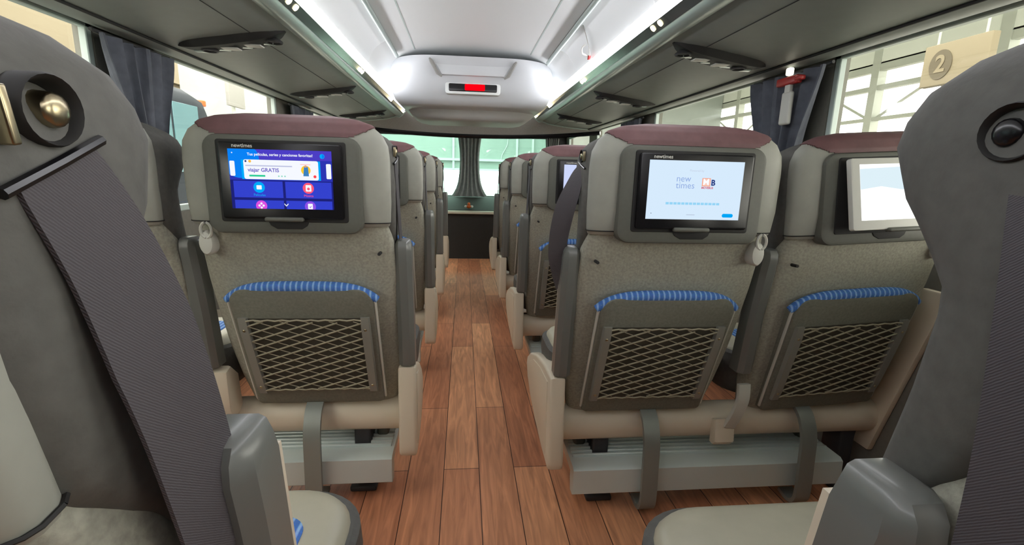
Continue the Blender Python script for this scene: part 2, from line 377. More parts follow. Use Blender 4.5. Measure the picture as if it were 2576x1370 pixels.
# ------------------------------------------------------------------ luggage racks
def rack(s, nm):
    Y1 = 4.74
    root = thing('luggage_rack', 'closed grey overhead luggage rack with bright light strip along the %s side of the bus' % nm, 'luggage rack', (s*.9, 0, 1.45), 'overhead luggage racks')
    off = Vector((s*.9, 0, 1.45))
    def P(poly, a, b, bev=0, bm=None):
        t = prism([(s*x, z) for x, z in poly], a, b, 'y', bev)
        for v in t.verts: v.co -= off
        if bm is not None: merge(bm, t); return bm
        return t
    # underside body
    body = [(.685, 1.460), (.74, 1.442), (.80, 1.431), (.90, 1.418), (1.0, 1.408), (1.135, 1.400), (1.24, 1.432), (1.24, 1.60), (.66, 1.60), (.64, 1.50)]
    obj('underside', P(body, Y_B+.01, Y1, .004), M_RACK, root)
    # moulding beside the windows
    obj('edge_moulding', P([(1.132, 1.394), (1.15, 1.388), (1.21, 1.392), (1.245, 1.404), (1.245, 1.428), (1.132, 1.402)], Y_B+.01, Y1, .002), M_RACK, root)
    sm = bmesh.new(); tube(sm, [(s*1.135, Y_B+.02, 1.3965), (s*1.135, Y1-.02, 1.3965)], .005, 6)
    tube(sm, [(s*.80, Y_B+.02, 1.4305), (s*.80, Y1-.02, 1.4305)], .0013, 6)
    for v in sm.verts: v.co -= off
    obj('seam', sm, M_DARK, root)
    # rounded nose
    obj('nose_trim', P([(.690, 1.4605), (.672, 1.4535), (.655, 1.4545), (.640, 1.460), (.630, 1.468), (.626, 1.478), (.64, 1.50), (.685, 1.48)], Y_B+.01, Y1, .003), M_NOSE, root)
    obj('dark_strip', P([(.624, 1.476), (.600, 1.501), (.62, 1.52), (.66, 1.50)], Y_B+.01, Y1-.03, .002), M_GLOSSD, root)
    obj('light_strip', P([(.600, 1.503), (.593, 1.516), (.589, 1.535), (.592, 1.552), (.62, 1.555), (.63, 1.505)], -1.6, Y1-.06, .002), E_LED, root)
    hp = [(.592, 1.554), (.586, 1.58), (.57, 1.615), (.545, 1.645), (.515, 1.667), (.492, 1.678), (.50, 1.76), (.66, 1.76), (.66, 1.56)]
    cuts = [-3, -1.8, -.65, .55, 1.75, 2.95, 4.15, Y1-.05]; a = Y_B+.01
    for b in cuts:
        obj('hatch_panel', P(hp, a+.0015, b-.0015, .002), M_HATCH, root); a = b
    # pairs of reading spots on the dark strip
    for y0 in [.75, 1.76, 2.83, 3.91, 4.66]:
        for k in (-.032, .032):
            sp = bmesh.new(); c = Vector((s*.6095, y0+k, 1.4895)) - off; n = Vector((-s*.7, 0, -.7)).normalized()
            cyl(sp, c - n*.004, c + n*.002, .011, 14)
            obj('reading_spot', sp, E_SPOT, root)
    # service units under the rack
    for y0 in ([.8, 2.0, 3.16, 4.32] if s < 0 else [.76, 1.87, 2.97, 4.12]):
        def zb(x): return interp([(.685, 1.460), (.74, 1.442), (.80, 1.431), (.90, 1.418), (1.0, 1.408), (1.135, 1.400)], x)[0]
        R0 = []; N = 18
        for i in range(N+1):
            u = i/N; x = .70+.40*u; wd = .075*(1-abs(2*u-1)**3.2)**.8 + .008; z = zb(x)
            yy = y0 - .05 + .10*(abs(u-.0))*.6
            th = .022*(1-abs(2*u-1)**4) + .003
            R0.append([(s*x, yy-wd, z+.004), (s*x, yy-wd*.8, z-th), (s*x, yy+wd*.7, z-th*.7), (s*x, yy+wd, z+.004)])
        bmu = loft(R0)
        for v in bmu.verts: v.co -= off
        su = obj('service_unit', bmu, M_DARK, root)
        for x, r in ((.745, .026), (.985, .024)):
            det = bmesh.new(); u = (x-.70)/.40; c = Vector((s*x, y0-.05+.06*u, zb(x)-.021)) - off
            tube(det, [c+Vector((r*math.cos(a), r*math.sin(a), -.002)) for a in [2*PI*q/20 for q in range(21)]], .005, 6, False)
            sph(det, c+Vector((0, 0, .004)), r*.95, (1, 1, .3), 12, 8); obj('air_vent', det, M_PILLAR, su)
        for x in (.82, .905):
            u = (x-.70)/.40; c = Vector((s*x, y0-.05+.06*u, zb(x)-.025)) - off
            obj('lamp_lens', nbox(c-Vector((.03, .02, .002)), c+Vector((.03, .02, .003)), .004), M_WHITEP, su)
        for x in (.775, .862, .945, 1.03):
            u = (x-.70)/.40; c = Vector((s*x, y0-.05+.06*u+.025, zb(x)-.018)) - off
            obj('button_plate', nbox(c-Vector((.022, .012, .003)), c+Vector((.022, .012, .003)), .003), M_NOSE, su)
    # end trim
    et = bmesh.new()
    tube(et, [Vector((s*x, Y1+.003, z-.002))-off for x, z in ((.60, 1.505), (.626, 1.474), (.655, 1.452), (.69, 1.458), (.74, 1.440), (.80, 1.428), (.90, 1.416), (1.0, 1.406), (1.135, 1.398), (1.24, 1.405))], .007, 8)
    obj('end_trim', et, M_NOSE, root)
rack(-1, 'left'); rack(1, 'right')

# ------------------------------------------------------------------ seats
CACHE = {}
def cached(key, fn):
    if key not in CACHE: CACHE[key] = fn()
    return CACHE[key]
REAR = [(.30, .345, .205), (.40, .312, .222), (.50, .278, .230), (.60, .245, .233), (.70, .212, .233), (.80, .178, .227), (.845, .162, .217), (.87, .152, .200)]
HEAD = [(.842, .158, .222), (.85, .150, .226), (.90, .141, .229), (1.00, .138, .229), (1.03, .139, .225), (1.055, .143, .212), (1.075, .152, .188), (1.086, .163, .155), (1.093, .185, .10)]
FRONT = [(.34, .375, .44, .195), (.46, .345, .43, .215), (.6, .30, .37, .225), (.7, .265, .32, .228), (.78, .235, .285, .230), (.85, .175, .280, .234), (.915, .160, .272, .236), (.94, .157, .290, .237),
         (.97, .157, .318, .237), (1.005, .157, .336, .236), (1.03, .158, .330, .231), (1.046, .160, .315, .220), (1.06, .168, .295, .203), (1.075, .172, .255, .172), (1.085, .18, .245, .13)]
def srow(z, yr, yf, wd, n=4.5, N=44):
    yc = (yr+yf)/2; d = (yf-yr)/2; out = []
    for k in range(N):
        a = 2*PI*(k+.5)/N; c, s = math.cos(a), math.sin(a)
        out.append((wd*math.copysign(abs(c)**(2/n), c), yc + d*math.copysign(abs(s)**(2/n), s), z))
    return out
def m_shell():
    R = [srow(.288, .36, .40, .19)]
    for i in range(24):
        z = .30+.57*i/23; yr, wd = interp(REAR, z); R.append(srow(z, yr, yr+.085, wd, 4.0))
    return finish(loft(R), 'backrest_shell')
def m_head():
    R = []
    zs = [.842, .846, .852, .86, .88, .9, .93, .96, .99, 1.01, 1.03, 1.045, 1.055, 1.065, 1.075, 1.081, 1.086, 1.09, 1.093]
    for z in zs:
        yr, wd = interp(HEAD, z); R.append(srow(z, yr, .212, wd, 3.1))
    return finish(loft(R), 'head_cover')
def m_front():
    R = []
    for i in range(46):
        z = .34+(1.085-.34)*i/45; y0, y1, wd = interp(FRONT, z); R.append(srow(z, y0, y1, wd, 4.2))
    return finish(loft(R), 'front_upholstery')
def m_burg():
    bm = bmesh.new(); R = []
    for i in range(34):
        z = 1.030 + .0628*i/33; yr, wd = interp(HEAD, z); R.append(srow(z, yr-.0006, .2126, wd+.0006, 3.1, 132))
    loft(R, True, bm); bmesh.ops.recalc_face_normals(bm, faces=bm.faces)
    def inside(f):
        c = f.calc_center_median(); k = max(0, abs(c.x)-.135)/.06
        return f.normal.z > -.5 and c.y < .30 and c.z > 1.0445 + .026*k**1.6 and abs(c.x) < .196 and not (len(f.verts) > 4 and c.z < 1.05)
    bmesh.ops.delete(bm, geom=[f for f in bm.faces if not inside(f)], context='FACES')
    bmesh.ops.solidify(bm, geom=list(bm.faces), thickness=-.002)
    return finish(bm, 'headrest_top')
def m_seam():
    bm = bmesh.new(); yr, wd = .151, .2375
    ring = [Vector(p) for p in srow(.851, yr-.001, .213, .2275, 3.1)]
    tube(bm, ring+[ring[0]], .0014, 5, False)
    return finish(bm, 'seam')
TAB_Y = .128
def m_surround():
    bm = prism(rrect(.340, .218, .03, cz=.936), TAB_Y+.004, TAB_Y+.05, 'y', .008)
    return finish(bm, 'screen_surround')
def m_groove():
    P = [Vector((x, TAB_Y+.0075, z)) for x, z in rrect(.322, .200, .024, cz=.936)]
    bm = bmesh.new(); tube(bm, P+[P[0]], .0012, 5, False); return finish(bm, 'surround_seam')
def m_recess():
    return finish(prism(rrect(.277, .180, .006, cz=.944), TAB_Y+.001, TAB_Y+.02, 'y', .002), 'screen_recess')
def m_notch():
    bm = bmesh.new(); prism([(-.045+.006, .855), (.05, .855), (.046, .846), (.034, .838), (-.02, .838), (-.034, .846)], TAB_Y+.002, TAB_Y+.02, 'y', .001, bm)
    return finish(bm, 'finger_notch')
def m_tablet():
    return finish(prism(rrect(.262, .166, .006, cz=.945), TAB_Y-.006, TAB_Y+.008, 'y', .002), 'tablet')
def m_latch():
    return finish(nbox((-.042, TAB_Y-.013, .856), (.042, TAB_Y+.004, .866), .004), 'tablet_latch')
def m_pad():
    # flip-down pocket panel following the lower back
    pts = rrect(.352, .40, .045, cz=0, rb=.012)
    rings = []
    def yz(u, off):  # u: -0.2..0.2 up the panel
        z = .498 + u*.93; yr, _ = interp(REAR, z); return yr - off + .004*0, z
    for off, sc in ((-.03, .99), (.016, .995), (.022, .985), (.024, .965)):
        ring = []
        for x, u in pts:
            t = 1 + .0*u
            y, z = yz(u*sc, off + (.012*(u+.2)/.4 if off > 0 else 0)); ring.append((x*sc, y, z))
        rings.append(ring)
    return finish(loft(rings), 'pocket_panel')
def padY(z, off): return interp(REAR, z)[0] - off - .012*((z-.498)/.93+.2)/.4
def m_edge(sg):
    P = []
    for x, u in rrect(.356, .40, .045, cz=0, rb=.012):
        z = .498+u*.93; P.append(Vector((x, padY(z, .014), z)))
    bm = bmesh.new()
    Q = sorted([p for p in P if .645 < p.z < .668 and p.x*sg > 0 and abs(p.x) > .15], key=lambda p: p.z)
    tube(bm, [Vector((sg*.178, padY(z, .014), z)) for z in [.33+.31*k/10 for k in range(11)]] + Q, .0042, 6)
    return finish(bm, 'panel_edge')
def m_blue():
    P = []; R = []
    for i in range(31):
        u = -1+2*i/30; x = .183*u; z = .686 - .036*abs(u)**4; P.append((x, padY(z, .012)+.004, z)); R.append(.0150*(1-.35*abs(u)**8))
    bm = bmesh.new(); tube(bm, P, R, 12); return finish(bm, 'blue_roll')
def m_rail(s):
    bm = bmesh.new(); R = []
    for i in range(9):
        z = .358+.245*i/8; y = padY(z, .026); x = s*.150; ww = .0125; dd = .012*(1 if 0 < i < 8 else .6)
        R.append([(x-ww, y+.006, z), (x-ww*.8, y-dd, z), (x+ww*.8, y-dd, z), (x+ww, y+.006, z)])
    loft(R, True, bm); return finish(bm, 'net_rail')
def m_rivet(s):
    bm = bmesh.new()
    for z in (.383, .568): sph(bm, (s*.150, padY(z, .0375), z), .0042, (1, .6, 1), 8, 6)
    return finish(bm, 'rivet')
def m_net():
    bm = bmesh.new(); X = .141; Z0, Z1 = .368, .595
    def pt(x, z):
        sag = .010*math.sin(PI*(z-Z0)/(Z1-Z0))*0 + .004
        return Vector((x, padY(z, .030)-sag, z))
    def cord(x0, z0, slope, r, wig=0):
        pts = []
        n = 14
        for i in range(n+1):
            x = -X+2*X*i/n; z = z0 + slope*(x+X)
            if Z0 <= z <= Z1: pts.append(pt(x, z + wig*(1 if i % 2 else -1)))
        if len(pts) >= 2: tube(bm, pts, r, 5)
    st = .0235
    k = -8
    while Z0 + k*st < Z1:
        cord(0, Z0+k*st, .36, .0024); k += 1
    k = 0
    while Z0 + k*st < Z1 + .14:
        cord(0, Z0+k*st, -.40, .0012); k += 1
    for z in (Z0, Z1):
        tube(bm, [pt(-X+2*X*i/16, z+(.003 if i % 2 else 0)) for i in range(17)], .0024, 5)
    return finish(bm, 'pocket_net')
def m_netback():  # flat dark plate drawn as the shadowed pocket interior behind the net
    R = []
    for i in range(7):
        z = .362+.238*i/6; y = padY(z, .0255); R.append([(-.142, y+.004, z), (-.142, y, z), (.142, y, z), (.142, y+.004, z)])
    return finish(loft(R), 'net_pocket_shade')
def m_hook(s):
    bm = bmesh.new(); x = s*.192; y = .168; z = .80
    R = []
    for yy, sc in ((y+.02, 1), (y-.006, 1), (y-.012, .85), (y-.014, .5)):
        R.append([(x+.017*sc*math.cos(a), yy, z+.030*sc*math.sin(a)) for a in [2*PI*k/20 for k in range(20)]])
    loft(R, True, bm)
    tube(bm, [(x + .004 + .012*math.cos(a), y-.012, z+.030+.018*math.sin(a)) for a in [2*PI*k/18 for k in range(19)]], .0035, 6, False)
    return finish(bm, 'coat_hook')
def m_screw(s):
    return finish(cyl(bmesh.new(), (-s*.198, .168, .775), (-s*.198, .19, .775), .004, 10), 'fixing_screw')
def m_arm(x0, x1, rear_only):
    # upright folded armrest slab: dark rear half, cream front half
    def ring(z, y0, y1, wd0, wd1):
        k = min(.012, (y1-y0)*.4); return [(x0+wd0, y0+k, z), (x0+.012, y0, z), (x1-.012, y0, z), (x1-wd0, y0+k, z), (x1-wd1, y1, z), (x0+wd1, y1, z)]
    R = []
    for z, yo, sh in ((.445, .262, .0), (.46, .258, 0), (.60, .241, 0), (.74, .217, 0), (.775, .210, 0), (.79, .211, .002), (.80, .217, .006), (.803, .225, .011)):
        f = .258 - .14*(z-.80) if z < .79 else .2585
        a, b = (yo, f-.001) if rear_only else (f-.004, f+.006)
        if not rear_only and z > .78: continue
        R.append(ring(z, a, b, sh, sh))
    return finish(loft(R), 'armrest')
def belt_path(s, kind):
    if kind == 'twist':
        pts = [(s*.236, .25, 1.0), (s*.250, .232, .955), (s*.272, .226, .89), (s*.282, .235, .81), (s*.272, .252, .73), (s*.256, .28, .64), (s*.250, .315, .54), (s*.248, .345, .47)]
        wv = [(0, 1, 0), (s*.6, .8, 0), (1*s, .3, 0), (s*1, -.2, 0), (s*.7, .7, 0), (0, 1, 0), (0, 1, 0), (0, 1, 0)]
    elif kind == 'loose':
        pts = [(s*.235, .225, .997), (s*.241, .237, .95), (s*.248, .245, .88), (s*.252, .249, .80), (s*.252, .256, .70), (s*.249, .282, .58), (s*.242, .33, .47)]
        wv = [(0, 1, .25)]*7
    elif kind == 'hang':
        pts = [(s*.233, .200, .985), (s*.242, .188, .93), (s*.246, .178, .83), (s*.247, .180, .74), (s*.246, .200, .64), (s*.246, .25, .55), (s*.242, .32, .47)]
        wv = [(0, 1, .1)]*7
    else:
        pts = [(s*.235, .224, .997), (s*.237, .230, .93), (s*.238, .244, .86), (s*.240, .264, .76), (s*.241, .288, .66), (s*.240, .312, .56), (s*.239, .336, .47)]
        wv = [(0, 1, .25)]*7
    return pts, wv
def m_belt(s, kind):
    pts, wv = belt_path(s, kind); pp = smooth_path(pts, 6); W = []
    for i in range(len(pp)):
        f = i/6; k = min(int(f), len(wv)-2); t = f-k; W.append(tuple(Vector(wv[k]).lerp(Vector(wv[k+1]), t)))
    wd = [.046+.020*min(1, i/10) if kind == 'loose' else .048 for i in range(len(pp))]
    bm = bmesh.new(); ribbon(bm, pp, W, wd, .0022); return finish(bm, 'seat_belt')
def m_guide(s):
    bm = bmesh.new()
    R = []
    for xx, r in ((.205, .0150), (.2370, .0150), (.2385, .0142), (.2365, .0128), (.228, .011)):
        R.append([(s*xx, .227+r*1.1*math.cos(a), 1.020+r*math.sin(a)) for a in [2*PI*k/24 for k in range(24)]])
    loft(R, True, bm); return finish(bm, 'belt_guide')
def m_bolt(s):
    bm = bmesh.new(); cyl(bm, (s*.226, .230, 1.020), (s*.236, .230, 1.020), .0085, 16, .0072); sph(bm, (s*.236, .230, 1.020), .0072, (.45, 1, 1), 12, 8)
    box(bm, (s*.236-.003, .203, 1.008), (s*.236+.003, .207, 1.03), .001)
    return finish(bm, 'guide_bolt')
def m_slot(s):
    bm = bmesh.new(); tube(bm, [(s*.235, .196, .991), (s*.237, .224, .999), (s*.236, .252, 1.006)], .0026, 8); return finish(bm, 'belt_slot')
def m_cush():
    bm = bmesh.new(); R = []
    for z, i in ((.415, .012), (.43, .004), (.45, 0), (.467, .003), (.478, .012), (.484, .028), (.486, .05), (.487, .09), (.487, .125)):
        R.append([(x, y, z - .012*max(0, (y-.56)/.09)**2) for x, y in rrect((.245-i)*2, .29-2*i, max(.012, .10-i), 8, 0, .500)])
    loft(R, True, bm); return finish(bm, 'seat_cushion')
def m_cbase():
    bm = bmesh.new(); R = []
    for z, i in ((.315, .03), (.33, .012), (.36, .0), (.42, -.006), (.455, -.004), (.462, .004)):
        R.append([(x, y, z) for x, y in rrect((.252-i)*2, .29-2*i, .10, 8, 0, .502)])
    loft(R, True, bm); return finish(bm, 'cushion_base')
def m_cblue(side=1):
    fr, rr_ = (.552, .035) if side < 0 else (.529, .06)
    R = []
    for z, i in ((.475, 0), (.4875, .002), (.4895, .008)):
        R.append([(x, y, z) for x, y in rrect(.38-2*i, .17-2*i, rr_, 8, 0, fr-.085)])
    return finish(loft(R), 'blue_cushion_panel')

# ---- what the screens show
UI = {}
def ui_mat(rgb, s=1.0):
    s *= .62; k = (rgb, s)
    if k not in UI: UI[k] = emit('screen_%d_%d_%d' % rgb, rgb, s)
    return UI[k]
class Screen:
    W, H, CZ, Y = .219, .129, .949, TAB_Y-.0065
    def __init__(self): self.bm = bmesh.new(); self.ms = []
    def mi(self, m):
        if m not in self.ms: self.ms.append(m)
        return self.ms.index(m)
    def xz(self, u, v): return (u-.5)*self.W, self.CZ + (.5-v)*self.H
    def poly(self, pts, m, layer=1):
        """pts in display fractions, v downwards"""
        i = self.mi(m); q = [self.xz(min(1, max(0, u)), min(1, max(0, v))) for u, v in pts]
        f = self.bm.faces.new([self.bm.verts.new((x, self.Y-.00025*layer, z)) for x, z in q]); f.material_index = i
    def rect(self, u0, v0, u1, v1, m, layer=1): self.poly([(u0, v0), (u0, v1), (u1, v1), (u1, v0)], m, layer)
    def rr(self, u0, v0, u1, v1, r, m, layer=1):
        a = self.W/self.H; pts = []
        for cx, cy, a0 in ((u1-r, v0+r*a, 270), (u1-r, v1-r*a, 0), (u0+r, v1-r*a, 90), (u0+r, v0+r*a, 180)):
            for k in range(5):
                t = math.radians(a0+90*k/4); pts.append((cx+r*math.cos(t), cy+r*a*math.sin(t)))
        self.poly(pts, m, layer)
    def circ(self, u, v, r, m, layer=1, n=24):
        a = self.W/self.H; self.poly([(u+r*math.cos(2*PI*k/n), v+r*a*math.sin(2*PI*k/n)) for k in range(n)], m, layer)
    def text(self, s, u, v, size, m, layer=3, align='LEFT', bold=0.0):
        x, z = self.xz(u, v); me = text_bm(s, size, x, z, self.Y-.00025*layer, align, bold); i = self.mi(m); n0 = len(self.bm.faces)
        self.bm.from_mesh(me); self.bm.faces.ensure_lookup_table()
        for f in self.bm.faces[n0:]: f.material_index = i
        bpy.data.meshes.remove(me)
    def done(self, name='screen_page'):
        me = bpy.data.meshes.new(name); self.bm.to_mesh(me); self.bm.free()
        for m in self.ms: me.materials.append(m)
        return me
def scr_home():
    S = Screen(); W = ui_mat((245, 248, 255)); cy = ui_mat((0, 170, 250)); bl = ui_mat((10, 130, 245)); tile = ui_mat((52, 66, 205)); gap = ui_mat((30, 34, 120)); pk = ui_mat((255, 90, 120)); mg = ui_mat((220, 80, 225)); pu = ui_mat((140, 80, 230))
    S.rect(0, 0, 1, 1, ui_mat((44, 52, 178)), 0)
    S.rect(0, 0, 1, .165, ui_mat((76, 62, 196)), 1)
    S.circ(.11, .17, .185, bl, 2, 40)
    S.text('Tus películas, series y canciones favoritas!', .5, .085, .0082, W, 4, 'CENTER', .00015)
    S.circ(.908, .09, .024, cy, 3); S.poly([(.908, .05), (.908, .13), (.925, .11), (.93, .09), (.925, .07)], bl, 4)
    S.circ(.04, .065, .006, W, 3)
    S.rect(.12, .175, .885, .50, cy, 3); S.rr(.142, .172, .865, .498, .02, W, 4)
    S.rr(.01, .2, .058, .45, .01, W, 4); S.rr(.942, .215, .99, .47, .01, W, 4)
    S.circ(.205, .20, .014, ui_mat((250, 190, 70)), 5); S.circ(.165, .2, .01, ui_mat((40, 60, 130)), 5)
    S.rect(.16, .262, .61, .282, ui_mat((190, 195, 225)), 5)
    S.text('viajar GRATIS', .18, .345, .0115, ui_mat((120, 110, 200)), 5, 'LEFT', .0003)
    S.rr(.19, .425, .345, .455, .006, ui_mat((40, 205, 150)), 5)
    for u in (.475, .505, .535): S.circ(u, .44, .008, ui_mat((150, 220, 200)), 5)
    S.circ(.742, .33, .047, ui_mat((255, 205, 50)), 5); S.poly([(.725, .28), (.715, .43), (.77, .43), (.765, .28), (.745, .25)], ui_mat((60, 130, 190)), 6)
    S.circ(.742, .265, .012, ui_mat((220, 160, 120)), 7); S.rect(.69, .228, .79, .24, ui_mat((255, 190, 190)), 5)
    S.circ(.828, .435, .015, ui_mat((255, 70, 80)), 5)
    S.rect(0, .515, 1, 1, gap, 1)
    for u0, u1, v0, v1 in ((.03, .505, .53, .81), (.53, .985, .53, .81), (.03, .505, .855, 1), (.53, .985, .855, 1)): S.rect(u0, v0, u1, v1, tile, 2)
    S.circ(.275, .635, .055, cy, 3); S.rr(.25, .6, .30, .67, .006, W, 4)
    S.circ(.755, .635, .055, pk, 3); S.rr(.73, .58, .785, .69, .006, W, 4); S.circ(.757, .645, .014, pk, 5)
    S.text('Películas', .275, .765, .0075, cy, 4, 'CENTER'); S.text('Música', .755, .765, .0075, pk, 4, 'CENTER')
    S.circ(.285, .95, .055, mg, 3)
    for du, dv in ((0, -.035), (.02, 0), (-.02, 0), (0, .035)): S.circ(.285+du, .945+dv, .011, W, 4)
    S.circ(.765, .95, .055, pu, 3); S.rr(.742, .90, .79, .995, .006, W, 4); S.poly([(.752, .95), (.765, .975), (.785, .93), (.765, .955)], pu, 5)
    S.poly([(.51, .90), (.53, .935), (.55, .90), (.55, .92), (.53, .955), (.51, .92)], W, 5)
    return S.done()
def scr_splash():
    S = Screen(); S.rect(0, 0, 1, 1, ui_mat((214, 234, 252)), 0); bl = ui_mat((150, 176, 226)); orr = ui_mat((245, 160, 130)); W = ui_mat((252, 252, 255))
    S.text('Powered by', .5, .165, .0068, ui_mat((196, 206, 226)), 2, 'CENTER')
    S.text('new', .29, .305, .0200, bl, 2); S.text('times', .29, .42, .0200, bl, 2)
    S.rect(.565, .285, .655, .425, orr, 1); S.rect(.572, .297, .648, .413, ui_mat((248, 205, 190)), 2); S.text('M', .572, .355, .0195, W, 3, 'LEFT', .0003)
    S.text('B', .66, .365, .0175, ui_mat((40, 60, 130)), 3, 'LEFT', .0006)
    S.text('MOVEBUS', .562, .452, .0062, ui_mat((210, 90, 110)), 3, 'LEFT', .0002)
    for k in range(14): S.rect(.2+k*.0415, .705, .2+k*.0415+.034, .745, ui_mat((150, 212, 245)), 1)
    S.rect(.43, .91, .52, .925, ui_mat((190, 205, 225)), 1); S.circ(.055, .90, .005, ui_mat((120, 130, 150)), 1)
    S.rr(.815, .89, .935, .955, .018, ui_mat((0, 165, 245)), 1)
    return S.done()
def scr_plain():
    S = Screen(); S.rect(0, 0, 1, 1, ui_mat((205, 215, 250)), 0); return S.done()
def scr_bright():
    S = Screen(); S.rect(0, 0, 1, 1, ui_mat((255, 255, 255), 1.5), 0)
    S.poly([(.0, .08), (.0, .45), (.25, .40), (.5, .47), (.8, .42), (1, .5), (1, .1), (.6, .05)], ui_mat((222, 240, 248), 1.0), 1)
    return S.done()
def scr_off():
    S = Screen(); S.rect(0, 0, 1, 1, M_BLACK, 0); return S.done()
SCR = {'home': scr_home, 'splash': scr_splash, 'plain': scr_plain, 'bright': scr_bright, 'off': scr_off}
def m_logo():
    return text_bm('newtimes', .0112, -.101, 1.0205, TAB_Y-.0066, 'LEFT', .0002)
PIV = Vector((0, .33, .43))

def bus_seat(x, y, side, label, screen='off', belt='straight', kind='aisle', recline=0.0, lean=0.0, tab_tilt=0.0):
    """side: -1 = seats left of the aisle, +1 = right of it"""
    a = -side if kind == 'aisle' else 0      # sign of the aisle side in local x
    root = thing('bus_seat', label, 'bus seat', (x, y, 0), 'bus seats')
    Rm = Matrix.Translation(PIV) @ Matrix.Rotation(math.radians(recline), 4, 'X') @ Matrix.Rotation(math.radians(lean), 4, 'Y') @ Matrix.Translation(-PIV)
    def B(name, key, fn, m, parent=None, reclines=True):
        o = obj(name, cached(key, fn), m, parent or root)
        if parent is None and reclines: o.matrix_local = Rm
        return o
    B('backrest_shell', 'shell', m_shell, M_FELT)
    hc = B('head_cover', 'head', m_head, M_LEATHER); B('seam', 'seam', m_seam, M_DARK, hc)
    B('front_upholstery', 'front', m_front, M_FRONT)
    B('headrest_top', 'burg', m_burg, M_BURG)
    su = B('screen_surround', 'surround', m_surround, M_BEZEL); B('surround_seam', 'groove', m_groove, M_DARK, su); B('screen_recess', 'recess', m_recess, M_DARK, su); B('finger_notch', 'notch', m_notch, M_DARK, su)
    tb = B('tablet', 'tablet' if screen != 'bright' else 'tablet_glare', m_tablet, M_BLACK if screen != 'bright' else M_WHITEP)  # white body paints window glare onto what is a black tablet
    if tab_tilt:
        pv = Vector((.131, TAB_Y, 1.03))
        tb.matrix_local = Rm @ Matrix.Translation(pv) @ Matrix.Rotation(math.radians(-tab_tilt), 4, 'X') @ Matrix.Rotation(math.radians(tab_tilt*.35), 4, 'Z') @ Matrix.Translation(-pv)
    sp = B('screen_page', 'scr_'+screen, SCR[screen], None, tb)
    if screen != 'off': sp['label'] = {'home': 'lit blue entertainment menu', 'splash': 'lit white welcome page', 'plain': 'lit pale violet page', 'bright': 'glaring white page'}[screen]
    B('tablet_latch', 'latch', m_latch, M_BEZEL, tb)
    if screen != 'bright': B('logo_text', 'logo', m_logo, M_WHITEP, tb)
    pp = B('pocket_panel', 'pad', m_pad, M_PAD); [B('panel_edge', 'edge%d' % e, lambda: m_edge(e), M_HOOK, pp) for e in (-1, 1)]
    B('blue_roll', 'blue', m_blue, M_BLUE)
    for s in (-1, 1):
        r = B('net_rail', 'rail%d' % s, lambda: m_rail(s), M_RAIL); B('rivet', 'rivet%d' % s, lambda: m_rivet(s), M_CHROME, r)
    nt_ = B('pocket_net', 'net', m_net, M_NET); B('net_pocket_shade', 'netback', m_netback, M_POCKET, nt_)
    B('coat_hook', 'hook%d' % side, lambda: m_hook(side), M_HOOK); B('fixing_screw', 'screw%d' % side, lambda: m_screw(side), M_DARK)
    B('cushion_base', 'cbase', m_cbase, M_FRONT, reclines=False); c = B('seat_cushion', 'cush', m_cush, M_CUSH, reclines=False); B('blue_cushion_panel', 'cblue%d' % side, lambda: m_cblue(side), M_BLUE, c)
    if kind == 'aisle':
        lo, hi = (.226, .270) if a > 0 else (-.270, -.226)
        ar = B('armrest', 'armA%d' % a, lambda: m_arm(lo, hi, True), M_ARM, reclines=False); B('armrest_inner', 'armAc%d' % a, lambda: m_arm(lo+.001, hi-.001, False), M_CREAM, ar)
        lo2, hi2 = (.250, .294) if a < 0 else (-.294, -.250)
        ar = B('armrest', 'armM%d' % a, lambda: m_arm(lo2, hi2, True), M_ARM, reclines=False); B('armrest_inner', 'armMc%d' % a, lambda: m_arm(lo2+.001, hi2-.001, False), M_ARM, ar)
        bl = B('seat_belt', 'belt%s%d' % (belt, a), lambda: m_belt(a, belt), M_BELT)
        gz = -.014 if belt == 'hang' else 0
        g = B('belt_guide', 'guide%d' % a, lambda: m_guide(a), M_DARK); B('guide_bolt', 'bolt%d%s' % (a, belt == 'hang'), lambda: m_bolt(a), M_BLACK if belt == 'hang' else M_CHROME, g)
        if belt != 'hang': B('belt_slot', 'slot%d' % a, lambda: m_slot(a), M_BLACK, g)
        if gz: g.location.z += gz
    else:
        lo, hi = (.236, .256) if side > 0 else (-.256, -.236)
        def wall_arm():
            R = [[(lo, yy, z), (hi, yy, z), (hi, yy+dd, z), (lo, yy+dd, z)] for z, yy, dd in ((.14, .345, .06), (.40, .275, .09), (.58, .225, .10), (.665, .200, .09), (.69, .215, .06))]
            bm = loft(R); bmesh.ops.recalc_face_normals(bm, faces=bm.faces)
            bmesh.ops.bevel(bm, geom=[e for e in bm.edges], offset=.005, segments=2, affect='EDGES', profile=.5); return finish(bm, 'armrest')
        B('armrest', 'armW%d' % side, wall_arm, M_CREAM, reclines=False)
    return root

